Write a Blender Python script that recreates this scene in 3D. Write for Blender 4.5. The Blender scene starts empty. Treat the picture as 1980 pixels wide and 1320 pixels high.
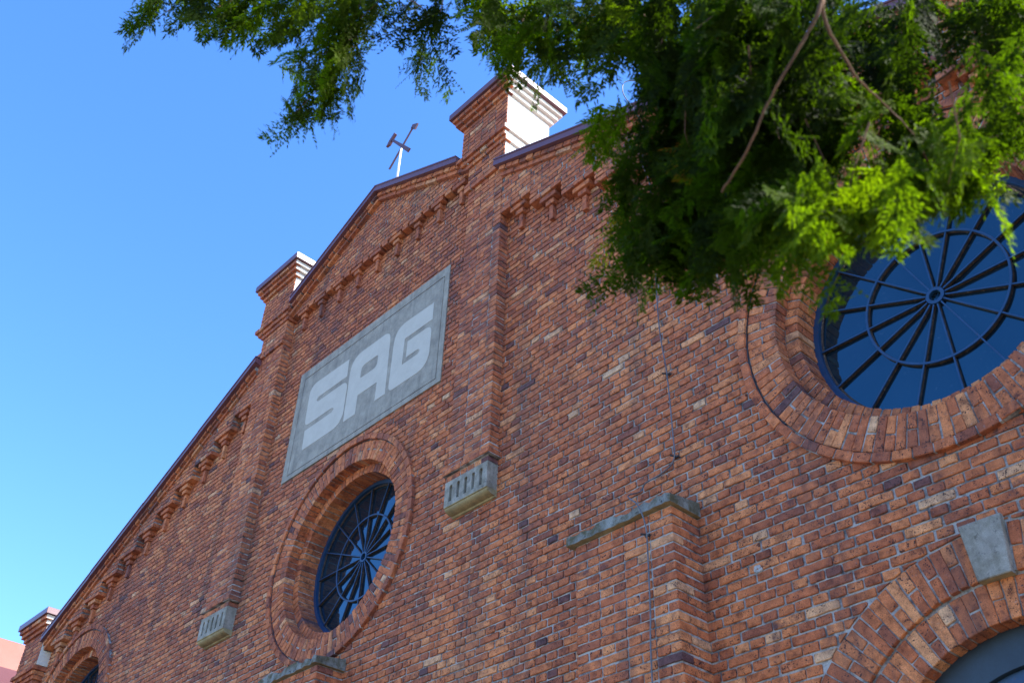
import bpy, math, random
import numpy as np
from mathutils import Vector, Matrix, noise
from mathutils.geometry import tessellate_polygon
random.seed(7)
rng = np.random.default_rng(11)
R = math.radians
scene = bpy.context.scene
col = scene.collection

# ---------------------------------------------------------------- camera
CAM = Vector((9.565, -5.88, 1.65))
CAM_R = Vector((0.6828979436, 0.7300021075, 0.0273371837))
CAM_U = Vector((0.4410886495, -0.4418792268, 0.7811424660))
CAM_W = Vector((-0.5823153800, 0.5213824623, 0.6237540591))
cam_data = bpy.data.cameras.new("camera")
cam = bpy.data.objects.new("camera", cam_data)
col.objects.link(cam)
cam.matrix_world = Matrix(((CAM_R.x, CAM_U.x, -CAM_W.x, CAM.x),
                           (CAM_R.y, CAM_U.y, -CAM_W.y, CAM.y),
                           (CAM_R.z, CAM_U.z, -CAM_W.z, CAM.z),
                           (0, 0, 0, 1)))
cam_data.sensor_width = 36.0
cam_data.lens = 36.009
cam_data.clip_start = 0.05
cam_data.clip_end = 2000
cam_data.dof.use_dof = True
cam_data.dof.focus_distance = 11.5
cam_data.dof.aperture_fstop = 3.5
scene.camera = cam

# ---------------------------------------------------------------- world, sun, exposure
SUN_DIR = Vector((0.70, 0.36, 0.72)).normalized()          # towards the sun
world = bpy.data.worlds.new("World")
scene.world = world
world.use_nodes = True
wn = world.node_tree
wn.nodes.clear()
sky = wn.nodes.new("ShaderNodeTexSky")
sky.sky_type = 'NISHITA'
sky.sun_disc = False
sky.sun_elevation = math.asin(SUN_DIR.z)
sky.sun_rotation = math.atan2(SUN_DIR.x, SUN_DIR.y)
sky.air_density = 1.0
sky.dust_density = 0.3
sky.ozone_density = 4.0
hs = wn.nodes.new("ShaderNodeHueSaturation")
hs.inputs['Saturation'].default_value = 1.22
hs.inputs['Hue'].default_value = 0.510
bg = wn.nodes.new("ShaderNodeBackground")
bg.inputs[1].default_value = 0.15
wo = wn.nodes.new("ShaderNodeOutputWorld")
wn.links.new(sky.outputs[0], hs.inputs['Color'])
wn.links.new(hs.outputs[0], bg.inputs[0])
wn.links.new(bg.outputs[0], wo.inputs[0])
sd = bpy.data.lights.new("sun", 'SUN')
sd.energy = 3.8
sd.angle = R(0.5)
sd.color = (1.0, 0.95, 0.87)
sun = bpy.data.objects.new("sun", sd)
col.objects.link(sun)
sun.location = (20, 10, 30)
sun.rotation_euler = (-SUN_DIR).to_track_quat('-Z', 'Y').to_euler()
scene.view_settings.view_transform = 'Standard'
scene.view_settings.look = 'None'
scene.view_settings.exposure = 1.86
scene.view_settings.gamma = 1.0

# ---------------------------------------------------------------- tagging helpers
def tag(o, label=None, cat=None, group=None, kind=None):
    if label: o['label'] = label
    if cat: o['category'] = cat
    if group: o['group'] = group
    if kind: o['kind'] = kind
    return o

def empty(name, loc=(0, 0, 0)):
    o = bpy.data.objects.new(name, None)
    o.location = loc
    o.empty_display_size = 0.2
    col.objects.link(o)
    return o

# ---------------------------------------------------------------- materials
def new_mat(name):
    m = bpy.data.materials.new(name)
    m.use_nodes = True
    nt = m.node_tree
    b = nt.nodes['Principled BSDF']
    return m, nt, b

def N(nt, t, **kw):
    n = nt.nodes.new(t)
    for k, v in kw.items():
        if k.startswith('i_'):
            n.inputs[int(k[2:])].default_value = v
        else:
            setattr(n, k, v)
    return n

def noise_node(nt, scale, detail=4, rough=0.55, vec=None):
    n = N(nt, 'ShaderNodeTexNoise')
    n.inputs['Scale'].default_value = scale
    n.inputs['Detail'].default_value = detail
    n.inputs['Roughness'].default_value = rough
    if vec is not None: nt.links.new(vec, n.inputs['Vector'])
    return n

def ramp(nt, fac, stops, interp='LINEAR'):
    r = N(nt, 'ShaderNodeValToRGB')
    r.color_ramp.interpolation = interp
    e = r.color_ramp.elements
    e[0].position, e[0].color = stops[0][0], (*stops[0][1], 1)
    e[1].position, e[1].color = stops[-1][0], (*stops[-1][1], 1)
    for p_, c in stops[1:-1]:
        x = e.new(p_); x.color = (*c, 1)
    nt.links.new(fac, r.inputs[0])
    return r

def mix(nt, fac, a, b, mode='MIX'):
    n = N(nt, 'ShaderNodeMix', data_type='RGBA', blend_type=mode)
    for sock, v in ((n.inputs[0], fac), (n.inputs[6], a), (n.inputs[7], b)):
        if isinstance(v, (int, float)): sock.default_value = v
        elif isinstance(v, tuple): sock.default_value = (*v, 1) if len(v) == 3 else v
        else: nt.links.new(v, sock)
    return n.outputs[2]

def mathn(nt, op, a, b=None, clamp=False):
    n = N(nt, 'ShaderNodeMath', operation=op, use_clamp=clamp)
    for i, v in enumerate((a, b)):
        if v is None: continue
        if isinstance(v, (int, float)): n.inputs[i].default_value = v
        else: nt.links.new(v, n.inputs[i])
    return n.outputs[0]

def mapr(nt, v, a, b, c, d):
    n = N(nt, 'ShaderNodeMapRange')
    nt.links.new(v, n.inputs[0])
    for i, x in enumerate((a, b, c, d)): n.inputs[i + 1].default_value = x
    return n.outputs[0]

def objco(nt):
    return N(nt, 'ShaderNodeTexCoord').outputs['Object']

def mat_brick():
    m, nt, b = new_mat("fired_brick")
    co = objco(nt)
    at = N(nt, 'ShaderNodeAttribute', attribute_name='bc')
    sep = N(nt, 'ShaderNodeSeparateColor')
    nt.links.new(at.outputs['Color'], sep.inputs[0])
    r1, r2, r3 = sep.outputs
    # individual texture offset for each brick
    off = N(nt, 'ShaderNodeCombineXYZ')
    nt.links.new(mathn(nt, 'MULTIPLY', r2, 37.0), off.inputs[0])
    nt.links.new(mathn(nt, 'MULTIPLY', r3, 53.0), off.inputs[1])
    nt.links.new(mathn(nt, 'MULTIPLY', r1, 29.0), off.inputs[2])
    va = N(nt, 'ShaderNodeVectorMath', operation='ADD')
    nt.links.new(co, va.inputs[0]); nt.links.new(off.outputs[0], va.inputs[1])
    v = va.outputs[0]
    base = ramp(nt, r1, [(0.0, (0.075, 0.040, 0.046)), (0.10, (0.125, 0.056, 0.052)),
                         (0.30, (0.265, 0.080, 0.040)), (0.50, (0.430, 0.122, 0.045)),
                         (0.68, (0.550, 0.180, 0.063)), (0.84, (0.610, 0.250, 0.100)),
                         (0.95, (0.590, 0.315, 0.160)), (1.0, (0.590, 0.370, 0.215))])
    big = noise_node(nt, 14.0, 4, 0.6, v)
    c = mix(nt, 1.0, base.outputs[0], ramp(nt, big.outputs['Fac'], [(0.28, (0.42, 0.38, 0.40)), (0.48, (1.0, 1.0, 1.0)), (0.72, (1.4, 1.48, 1.5))]).outputs[0], 'MULTIPLY')
    # burnt zones inside a brick
    burn = noise_node(nt, 8.0, 3, 0.6, v)
    bf = mathn(nt, 'MULTIPLY', mapr(nt, burn.outputs['Fac'], 0.56, 0.70, 0, 1), mapr(nt, r3, 0.55, 1.0, 0.0, 0.85))
    c = mix(nt, bf, c, (0.075, 0.036, 0.040))
    # grain
    fine = noise_node(nt, 160.0, 3, 0.7, v)
    c = mix(nt, 0.7, c, ramp(nt, fine.outputs['Fac'], [(0.3, (0.38, 0.35, 0.36)), (0.5, (1.0, 1.0, 1.0)), (0.7, (1.5, 1.5, 1.5))]).outputs[0], 'MULTIPLY')
    # dark pits
    pn = noise_node(nt, 30.0, 4, 0.65, v)
    pit = N(nt, 'ShaderNodeTexVoronoi'); pit.inputs['Scale'].default_value = 78.0
    pit.inputs['Randomness'].default_value = 1.0
    nt.links.new(v, pit.inputs['Vector'])
    pit2 = N(nt, 'ShaderNodeTexVoronoi'); pit2.inputs['Scale'].default_value = 42.0
    nt.links.new(v, pit2.inputs['Vector'])
    pf2 = mathn(nt, 'MULTIPLY', mathn(nt, 'LESS_THAN', pit2.outputs['Distance'], mapr(nt, pn.outputs['Fac'], 0.35, 0.65, 0.02, 0.30)), mathn(nt, 'GREATER_THAN', r3, 0.35))
    thr = mathn(nt, 'MULTIPLY', mapr(nt, pn.outputs['Fac'], 0.42, 0.64, 0.0, 0.46), mapr(nt, r2, 0.0, 1.0, 0.45, 1.25))
    pf = mathn(nt, 'LESS_THAN', pit.outputs['Distance'], thr)
    pf = mathn(nt, 'MAXIMUM', pf, pf2)
    c = mix(nt, mathn(nt, 'MULTIPLY', pf, 0.9), c, (0.020, 0.014, 0.016))
    # mortar smears; sooty patches, and sky-fill mauve painted in more with height
    sm = noise_node(nt, 36.0, 5, 0.7, co)
    sf = mathn(nt, 'MULTIPLY', mapr(nt, sm.outputs['Fac'], 0.60, 0.72, 0, 1), 0.55)
    c = mix(nt, sf, c, (0.27, 0.26, 0.25))
    soot_skyfill = noise_node(nt, 0.55, 6, 0.62, co)
    sepz = N(nt, 'ShaderNodeSeparateXYZ'); nt.links.new(co, sepz.inputs[0])
    hgt = mapr(nt, sepz.outputs[2], 4.0, 11.0, 0.05, 0.55)
    so = mathn(nt, 'MULTIPLY', mapr(nt, soot_skyfill.outputs['Fac'], 0.35, 0.75, 0.1, 1.0), hgt)
    c = mix(nt, so, c, mix(nt, 0.62, c, (0.16, 0.085, 0.095)))
    sp = noise_node(nt, 3.2, 5, 0.75, co)
    c = mix(nt, mathn(nt, 'MULTIPLY', mapr(nt, sp.outputs['Fac'], 0.62, 0.74, 0, 1), 0.55), c, (0.075, 0.055, 0.065))
    mp = N(nt, 'ShaderNodeMapping'); mp.inputs['Scale'].default_value = (2.6, 2.6, 0.22)
    nt.links.new(co, mp.inputs['Vector'])
    stk = noise_node(nt, 1.0, 6, 0.7, mp.outputs[0])
    c = mix(nt, mathn(nt, 'MULTIPLY', mapr(nt, stk.outputs['Fac'], 0.50, 0.66, 0, 1), 0.58), c, (0.085, 0.052, 0.050))
    nt.links.new(c, b.inputs['Base Color'])
    b.inputs['Roughness'].default_value = 0.85
    b.inputs['Specular IOR Level'].default_value = 0.3
    h = mathn(nt, 'SUBTRACT', mathn(nt, 'ADD', mathn(nt, 'MULTIPLY', big.outputs['Fac'], 1.2), mathn(nt, 'MULTIPLY', fine.outputs['Fac'], 0.4)), mathn(nt, 'MULTIPLY', pf, 0.8))
    bp = N(nt, 'ShaderNodeBump'); bp.inputs['Strength'].default_value = 0.8; bp.inputs['Distance'].default_value = 0.006
    nt.links.new(h, bp.inputs['Height']); nt.links.new(bp.outputs[0], b.inputs['Normal'])
    return m

def mat_mortar():
    m, nt, b = new_mat("lime_mortar")
    co = objco(nt)
    n1 = noise_node(nt, 7.0, 6, 0.7, co)
    n2 = noise_node(nt, 90.0, 3, 0.6, co)
    sepz = N(nt, 'ShaderNodeSeparateXYZ'); nt.links.new(co, sepz.inputs[0])
    hgt = mapr(nt, sepz.outputs[2], 5.0, 11.0, -0.04, 0.055)
    f = mathn(nt, 'SUBTRACT', n1.outputs['Fac'], hgt)
    c = ramp(nt, f, [(0.35, (0.040, 0.037, 0.038)), (0.47, (0.17, 0.166, 0.16)), (0.60, (0.42, 0.41, 0.385))]).outputs[0]
    c = mix(nt, 0.6, c, ramp(nt, n2.outputs['Fac'], [(0.3, (0.6, 0.6, 0.6)), (0.7, (1.3, 1.3, 1.3))]).outputs[0], 'MULTIPLY')
    nt.links.new(c, b.inputs['Base Color'])
    b.inputs['Roughness'].default_value = 0.95
    bp = N(nt, 'ShaderNodeBump'); bp.inputs['Strength'].default_value = 0.7; bp.inputs['Distance'].default_value = 0.008
    nt.links.new(mathn(nt, 'ADD', n1.outputs['Fac'], mathn(nt, 'MULTIPLY', n2.outputs['Fac'], 0.5)), bp.inputs['Height'])
    nt.links.new(bp.outputs[0], b.inputs['Normal'])
    return m

def mat_simple(name, stops, scale=6.0, fine=120.0, rough=0.8, bump=0.4, bdist=0.004, metal=0.0, spec=0.5, stain=None):
    m, nt, b = new_mat(name)
    co = objco(nt)
    n1 = noise_node(nt, scale, 6, 0.65, co)
    n2 = noise_node(nt, fine, 3, 0.6, co)
    c = ramp(nt, n1.outputs['Fac'], stops).outputs[0]
    c = mix(nt, 0.5, c, ramp(nt, n2.outputs['Fac'], [(0.3, (0.75, 0.75, 0.75)), (0.7, (1.2, 1.2, 1.2))]).outputs[0], 'MULTIPLY')
    if stain:
        n3 = noise_node(nt, stain[0], 5, 0.7, co)
        c = mix(nt, mapr(nt, n3.outputs['Fac'], stain[1], stain[2], 0, 1), c, stain[3])
    nt.links.new(c, b.inputs['Base Color'])
    b.inputs['Roughness'].default_value = rough
    b.inputs['Metallic'].default_value = metal
    b.inputs['Specular IOR Level'].default_value = spec
    if bump > 0:
        bp = N(nt, 'ShaderNodeBump'); bp.inputs['Strength'].default_value = bump; bp.inputs['Distance'].default_value = bdist
        nt.links.new(mathn(nt, 'ADD', n1.outputs['Fac'], mathn(nt, 'MULTIPLY', n2.outputs['Fac'], 0.6)), bp.inputs['Height'])
        nt.links.new(bp.outputs[0], b.inputs['Normal'])
    return m

def mat_concrete(name, tint=(1, 1, 1), moss=0.0):
    m, nt, b = new_mat(name)
    co = objco(nt)
    n1 = noise_node(nt, 5.0, 6, 0.7, co)
    n2 = noise_node(nt, 220.0, 2, 0.7, co)
    t = tint
    c = ramp(nt, n1.outputs['Fac'], [(0.3, (0.21*t[0], 0.205*t[1], 0.20*t[2])), (0.55, (0.32*t[0], 0.32*t[1], 0.31*t[2])), (0.75, (0.40*t[0], 0.40*t[1], 0.385*t[2]))]).outputs[0]
    c = mix(nt, 0.8, c, ramp(nt, n2.outputs['Fac'], [(0.28, (0.55, 0.55, 0.55)), (0.5, (1.0, 1.0, 1.0)), (0.72, (1.3, 1.3, 1.3))]).outputs[0], 'MULTIPLY')
    mp = N(nt, 'ShaderNodeMapping'); mp.inputs['Scale'].default_value = (7.0, 7.0, 0.7)
    nt.links.new(co, mp.inputs['Vector'])
    sk = noise_node(nt, 1.0, 6, 0.7, mp.outputs[0])
    c = mix(nt, mathn(nt, 'MULTIPLY', mapr(nt, sk.outputs['Fac'], 0.50, 0.66, 0, 1), 0.45), c, (0.13, 0.125, 0.11))
    if moss > 0:
        n3 = noise_node(nt, 9.0, 5, 0.7, co)
        c = mix(nt, mathn(nt, 'MULTIPLY', mapr(nt, n3.outputs['Fac'], 0.42, 0.62, 0, 1), moss), c, (0.085, 0.075, 0.035))
        n4 = noise_node(nt, 16.0, 5, 0.7, co)
        c = mix(nt, mathn(nt, 'MULTIPLY', mapr(nt, n4.outputs['Fac'], 0.58, 0.66, 0, 1), moss), c, (0.035, 0.033, 0.03))
    nt.links.new(c, b.inputs['Base Color'])
    b.inputs['Roughness'].default_value = 0.92
    bp = N(nt, 'ShaderNodeBump'); bp.inputs['Strength'].default_value = 0.6; bp.inputs['Distance'].default_value = 0.004
    nt.links.new(mathn(nt, 'ADD', n1.outputs['Fac'], mathn(nt, 'MULTIPLY', n2.outputs['Fac'], 0.8)), bp.inputs['Height'])
    nt.links.new(bp.outputs[0], b.inputs['Normal'])
    return m

def mat_leaf():
    m, nt, b = new_mat("conifer_foliage")
    at = N(nt, 'ShaderNodeAttribute', attribute_name='bc')
    sep = N(nt, 'ShaderNodeSeparateColor')
    nt.links.new(at.outputs['Color'], sep.inputs[0])
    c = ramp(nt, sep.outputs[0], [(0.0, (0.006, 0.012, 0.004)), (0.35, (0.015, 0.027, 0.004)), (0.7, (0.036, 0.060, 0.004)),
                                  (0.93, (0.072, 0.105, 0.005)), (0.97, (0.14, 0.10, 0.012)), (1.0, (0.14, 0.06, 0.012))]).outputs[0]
    nt.links.new(c, b.inputs['Base Color'])
    b.inputs['Roughness'].default_value = 0.6
    b.inputs['Specular IOR Level'].default_value = 0.05
    tr = N(nt, 'ShaderNodeBsdfTranslucent')
    c2 = mix(nt, 1.0, c, (3.1, 3.5, 0.3), 'MULTIPLY')
    nt.links.new(c2, tr.inputs[0])
    ms = N(nt, 'ShaderNodeMixShader'); ms.inputs[0].default_value = 0.5
    nt.links.new(b.outputs[0], ms.inputs[1]); nt.links.new(tr.outputs[0], ms.inputs[2])
    nt.links.new(ms.outputs[0], nt.nodes['Material Output'].inputs[0])
    return m

M_ = {}
M_['brick'] = mat_brick()
M_['mortar'] = mat_mortar()
M_['concrete'] = mat_concrete("cast_concrete", (1.02, 0.97, 0.84), 0.5)
M_['ochre'] = mat_concrete("ochre_stain_bounce_concrete", (1.15, 0.95, 0.50), 0.35)  # for undersides: staining, plus warm ground bounce put into the colour
M_['slab'] = mat_concrete("weathered_concrete", (0.72, 0.74, 0.68), 1.0)
M_['panel'] = mat_concrete("sign_concrete", (0.96, 0.90, 0.76), 0.0)
M_['letter'] = mat_simple("pale_letter_paint", [(0.3, (0.44, 0.42, 0.355)), (0.7, (0.50, 0.48, 0.41))], 5, 200, 0.85, 0.2, 0.002)
M_['plaster'] = mat_simple("cream_plaster", [(0.3, (0.56, 0.54, 0.47)), (0.7, (0.66, 0.64, 0.57))], 4, 60, 0.9, 0.3, 0.004, stain=(6.0, 0.66, 0.8, (0.45, 0.40, 0.30)))
M_['coping'] = mat_simple("plum_sheet_metal", [(0.3, (0.105, 0.042, 0.052)), (0.7, (0.14, 0.058, 0.070))], 3, 40, 0.42, 0.08, 0.002, spec=0.6)
M_['blue'] = mat_simple("blue_window_paint", [(0.3, (0.006, 0.035, 0.095)), (0.7, (0.012, 0.055, 0.14))], 8, 90, 0.4, 0.15, 0.001, stain=(30.0, 0.62, 0.7, (0.09, 0.05, 0.035)))
M_['rust'] = mat_simple("rusty_putty", [(0.35, (0.02, 0.016, 0.018)), (0.6, (0.09, 0.055, 0.035))], 30, 120, 0.8, 0.3, 0.001, stain=(60.0, 0.6, 0.66, (0.35, 0.32, 0.28)))
M_['slate'] = mat_simple("dark_blue_timber", [(0.3, (0.012, 0.028, 0.045)), (0.7, (0.02, 0.042, 0.065))], 6, 90, 0.5, 0.1, 0.001)
M_['black'] = mat_simple("black_cable", [(0.3, (0.015, 0.015, 0.017)), (0.7, (0.03, 0.03, 0.034))], 6, 90, 0.5, 0)
M_['steel'] = mat_simple("galvanised_wire", [(0.3, (0.07, 0.07, 0.075)), (0.7, (0.17, 0.17, 0.18))], 12, 90, 0.5, 0, metal=0.3)
M_['white'] = mat_simple("white_pole_paint", [(0.3, (0.72, 0.72, 0.72)), (0.7, (0.8, 0.8, 0.8))], 6, 90, 0.45, 0)
M_['emblem'] = mat_simple("brown_painted_metal", [(0.3, (0.075, 0.035, 0.045)), (0.7, (0.12, 0.055, 0.06))], 6, 90, 0.5, 0.1, 0.001)
M_['ground'] = mat_simple("pale_paving", [(0.3, (0.13, 0.105, 0.075)), (0.7, (0.20, 0.165, 0.12))], 0.6, 30, 0.9, 0.3, 0.01)
M_['roof'] = mat_simple("roof_sheet", [(0.3, (0.16, 0.07, 0.08)), (0.7, (0.22, 0.10, 0.10))], 1.0, 20, 0.5, 0.1, 0.004)
M_['salmon'] = mat_simple("salmon_render", [(0.3, (0.30, 0.135, 0.10)), (0.7, (0.37, 0.175, 0.135))], 1.2, 60, 0.9, 0.2, 0.003)
M_['plum'] = mat_simple("plum_render", [(0.3, (0.13, 0.045, 0.055)), (0.7, (0.17, 0.06, 0.07))], 1.2, 60, 0.85, 0.2, 0.003)
M_['bark'] = mat_simple("orange_brown_bark", [(0.3, (0.06, 0.028, 0.014)), (0.7, (0.16, 0.075, 0.03))], 14, 90, 0.9, 0.6, 0.004)
M_['leaf'] = mat_leaf()

def mat_glass():
    m, nt, b = new_mat("dark_blue_glass")
    co = objco(nt)
    n1 = noise_node(nt, 1.6, 2, 0.5, co)
    c = ramp(nt, n1.outputs['Fac'], [(0.3, (0.005, 0.010, 0.018)), (0.7, (0.008, 0.018, 0.032))]).outputs[0]
    n2 = noise_node(nt, 26.0, 5, 0.75, co)
    c = mix(nt, mathn(nt, 'MULTIPLY', mapr(nt, n2.outputs['Fac'], 0.62, 0.78, 0, 1), 0.5), c, (0.10, 0.12, 0.14))
    nt.links.new(c, b.inputs['Base Color'])
    b.inputs['Roughness'].default_value = 0.03
    b.inputs['IOR'].default_value = 1.95
    b.inputs['Specular Tint'].default_value = (0.28, 0.80, 1.0, 1)
    bp = N(nt, 'ShaderNodeBump'); bp.inputs['Strength'].default_value = 0.05; bp.inputs['Distance'].default_value = 0.01
    nt.links.new(n1.outputs['Fac'], bp.inputs['Height']); nt.links.new(bp.outputs[0], b.inputs['Normal'])
    return m
M_['glass'] = mat_glass()

# ---------------------------------------------------------------- mesh builder
class MB:
    def __init__(self):
        self.v = []; self.nv = 0
        self.loops = []; self.tot = []; self.mi = []
        self.c = []
    def add(self, verts, faces, mi=0, c=(0.5, 0.5, 0.5)):
        verts = np.asarray(verts, dtype=np.float32).reshape(-1, 3)
        base = self.nv
        self.v.append(verts); self.nv += len(verts)
        for f in faces:
            self.loops.extend([i + base for i in f]); self.tot.append(len(f)); self.mi.append(mi)
        self.c.append(np.tile(np.array([c[0], c[1], c[2], 1.0], np.float32), (len(verts), 1)))
    def addraw(self, verts, loops, tot, mi, c):
        base = self.nv
        self.v.append(verts); self.nv += len(verts)
        self.loops.extend((loops + base).tolist()); self.tot.extend(tot); self.mi.extend([mi] * len(tot))
        self.c.append(c)
    def build(self, name, mats, parent=None, smooth=False, colattr=False, loc=None):
        me = bpy.data.meshes.new(name)
        V = np.concatenate(self.v).astype(np.float32)
        if loc is not None: V = V - np.array(loc, np.float32)
        me.vertices.add(len(V)); me.vertices.foreach_set('co', V.ravel())
        L = np.array(self.loops, np.int32); T = np.array(self.tot, np.int32)
        me.loops.add(len(L)); me.loops.foreach_set('vertex_index', L)
        me.polygons.add(len(T))
        st = np.zeros(len(T), np.int32); st[1:] = np.cumsum(T)[:-1]
        me.polygons.foreach_set('loop_start', st); me.polygons.foreach_set('loop_total', T)
        me.polygons.foreach_set('material_index', np.array(self.mi, np.int32))
        if not smooth:
            sf = me.attributes.new('sharp_face', 'BOOLEAN', 'FACE'); sf.data.foreach_set('value', np.ones(len(T), bool))
        for m in (mats if isinstance(mats, (list, tuple)) else [mats]): me.materials.append(m)
        if colattr:
            a = me.color_attributes.new('bc', 'FLOAT_COLOR', 'POINT')
            a.data.foreach_set('color', np.concatenate(self.c).ravel())
        me.update(calc_edges=True)
        me.validate()
        o = bpy.data.objects.new(name, me)
        col.objects.link(o)
        if loc is not None: o.location = loc
        if parent is not None:
            o.parent = parent
            if loc is None: o.location = [-x for x in parent_world(parent)]
            else: o.location = Vector(loc) - parent_world(parent)
        return o
    # shapes
    def box(self, x0, x1, y0, y1, z0, z1, mi=0):
        v = [(x0, y0, z0), (x1, y0, z0), (x1, y1, z0), (x0, y1, z0), (x0, y0, z1), (x1, y0, z1), (x1, y1, z1), (x0, y1, z1)]
        self.add(v, [(0, 3, 2, 1), (4, 5, 6, 7), (0, 1, 5, 4), (1, 2, 6, 5), (2, 3, 7, 6), (3, 0, 4, 7)], mi)
    def bbox(self, x0, x1, y0, y1, z0, z1, bv=0.005, mi=0):
        """box with chamfered edges"""
        X = (x0, x1); Y = (y0, y1); Z = (z0, z1)
        vid = {}; v = []
        for i in (0, 1):
            for j in (0, 1):
                for k in (0, 1):
                    sx, sy, sz = (1 - 2 * i), (1 - 2 * j), (1 - 2 * k)
                    for a in range(3):
                        p_ = [X[i] + sx * bv, Y[j] + sy * bv, Z[k] + sz * bv]
                        p_[a] = (X[i], Y[j], Z[k])[a]
                        vid[(i, j, k, a)] = len(v); v.append(p_)
        F = []
        for a in range(3):
            o1, o2 = [x for x in range(3) if x != a]
            for s in (0, 1):
                q = []
                for (p1, p2) in ((0, 0), (1, 0), (1, 1), (0, 1)):
                    t = [0, 0, 0]; t[a] = s; t[o1] = p1; t[o2] = p2
                    q.append(vid[(*t, a)])
                F.append(q)
        for a in range(3):          # edges parallel to a
            o1, o2 = [x for x in range(3) if x != a]
            for p1 in (0, 1):
                for p2 in (0, 1):
                    t0 = [0, 0, 0]; t0[o1] = p1; t0[o2] = p2
                    t1 = list(t0); t1[a] = 1
                    F.append([vid[(*t0, o1)], vid[(*t1, o1)], vid[(*t1, o2)], vid[(*t0, o2)]])
        for i in (0, 1):
            for j in (0, 1):
                for k in (0, 1):
                    F.append([vid[(i, j, k, a)] for a in range(3)])
        self.add(v, F, mi)
    def extrude(self, poly, yf, yb, mi=0, holes=(), cap_back=True, cap_front=True, c=(.5, .5, .5)):
        """polygon in x,z extruded along y"""
        loops3 = [[Vector((x, z, 0)) for x, z in poly]] + [[Vector((x, z, 0)) for x, z in h] for h in holes]
        flat = [p_ for l in loops3 for p_ in l]
        tris = tessellate_polygon(loops3) if (holes or len(poly) > 4) else ([(0, 1, 2), (0, 2, 3)] if len(poly) == 4 else [(0, 1, 2)])
        n = len(flat)
        v = [(p_.x, yf, p_.y) for p_ in flat] + [(p_.x, yb, p_.y) for p_ in flat]
        F = []
        if cap_front: F += [tuple(t) for t in tris]
        if cap_back: F += [tuple(i + n for i in reversed(t)) for t in tris]
        b = 0
        for l in loops3:
            m = len(l)
            for i in range(m):
                j = (i + 1) % m
                F.append((b + i, b + j, b + j + n, b + i + n))
            b += m
        self.add(v, F, mi, c)
    def annulus(self, cx, cz, r0, r1, yf, yb, n=96, mi=0, a0=0.0, a1=2 * math.pi):
        full = abs(a1 - a0 - 2 * math.pi) < 1e-6
        m = n if full else n + 1
        v = []
        for i in range(m):
            a = a0 + (a1 - a0) * i / n
            s, c_ = math.sin(a), math.cos(a)
            for (r, y) in ((r0, yf), (r1, yf), (r1, yb), (r0, yb)):
                v.append((cx + r * c_, y, cz + r * s))
        F = []
        for i in range(n if full else n):
            j = (i + 1) % m
            for k in range(4):
                l = (k + 1) % 4
                F.append((i * 4 + k, i * 4 + l, j * 4 + l, j * 4 + k))
        self.add(v, F, mi)
    def disc(self, cx, cz, r, y, n=96, mi=0):
        v = [(cx + r * math.cos(2 * math.pi * i / n), y, cz + r * math.sin(2 * math.pi * i / n)) for i in range(n)]
        self.add(v, [tuple(range(n))], mi)
    def tube(self, pts, rad, n=8, mi=0, caps=True, c=(.5, .5, .5)):
        P = [Vector(p_) for p_ in pts]
        rr = rad if isinstance(rad, (list, tuple)) else [rad] * len(P)
        v = []; up = Vector((0.13, 0.3, 0.94)).normalized()
        for i, p_ in enumerate(P):
            t = (P[min(i + 1, len(P) - 1)] - P[max(i - 1, 0)]).normalized()
            if abs(t.dot(up)) > 0.98: up = Vector((1, 0.1, 0)).normalized()
            a = t.cross(up).normalized(); b = t.cross(a)
            for k in range(n):
                q = 2 * math.pi * k / n
                v.append(p_ + (a * math.cos(q) + b * math.sin(q)) * rr[i])
        F = []
        for i in range(len(P) - 1):
            for k in range(n):
                l = (k + 1) % n
                F.append((i * n + k, i * n + l, (i + 1) * n + l, (i + 1) * n + k))
        if caps:
            F.append(tuple(range(n))[::-1]); F.append(tuple((len(P) - 1) * n + k for k in range(n)))
        self.add([tuple(x) for x in v], F, mi, c)

def parent_world(o):
    w = Vector((0, 0, 0))
    while o is not None:
        w += Vector(o.location); o = o.parent
    return w

# ---------------------------------------------------------------- bricks
CH, BH = 0.077, 0.0615
_topo = {}
def topo(n, rings):
    k = (n, rings)
    if k not in _topo:
        L = []; T = []
        for r in range(rings - 1):
            for i in range(n):
                j = (i + 1) % n
                L += [r * n + i, r * n + j, (r + 1) * n + j, (r + 1) * n + i]; T.append(4)
        L += [(rings - 1) * n + i for i in range(n)]; T.append(n)
        _topo[k] = (np.array(L, np.int64), T)
    return _topo[k]

def tone(x, z, bias=0.0):
    """random brick tone with loose regional drift"""
    g = noise.noise(Vector((x * 0.55, z * 0.55, 3.1))) * 0.16
    r1 = 0.55 + g + bias + random.gauss(0, 0.125)
    q = random.random()
    if q < 0.018: r1 = random.uniform(0.05, 0.28)
    elif q > 0.98: r1 = random.uniform(0.84, 0.98)
    return (min(max(r1, 0.0), 1.0), random.random(), random.random())

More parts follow.
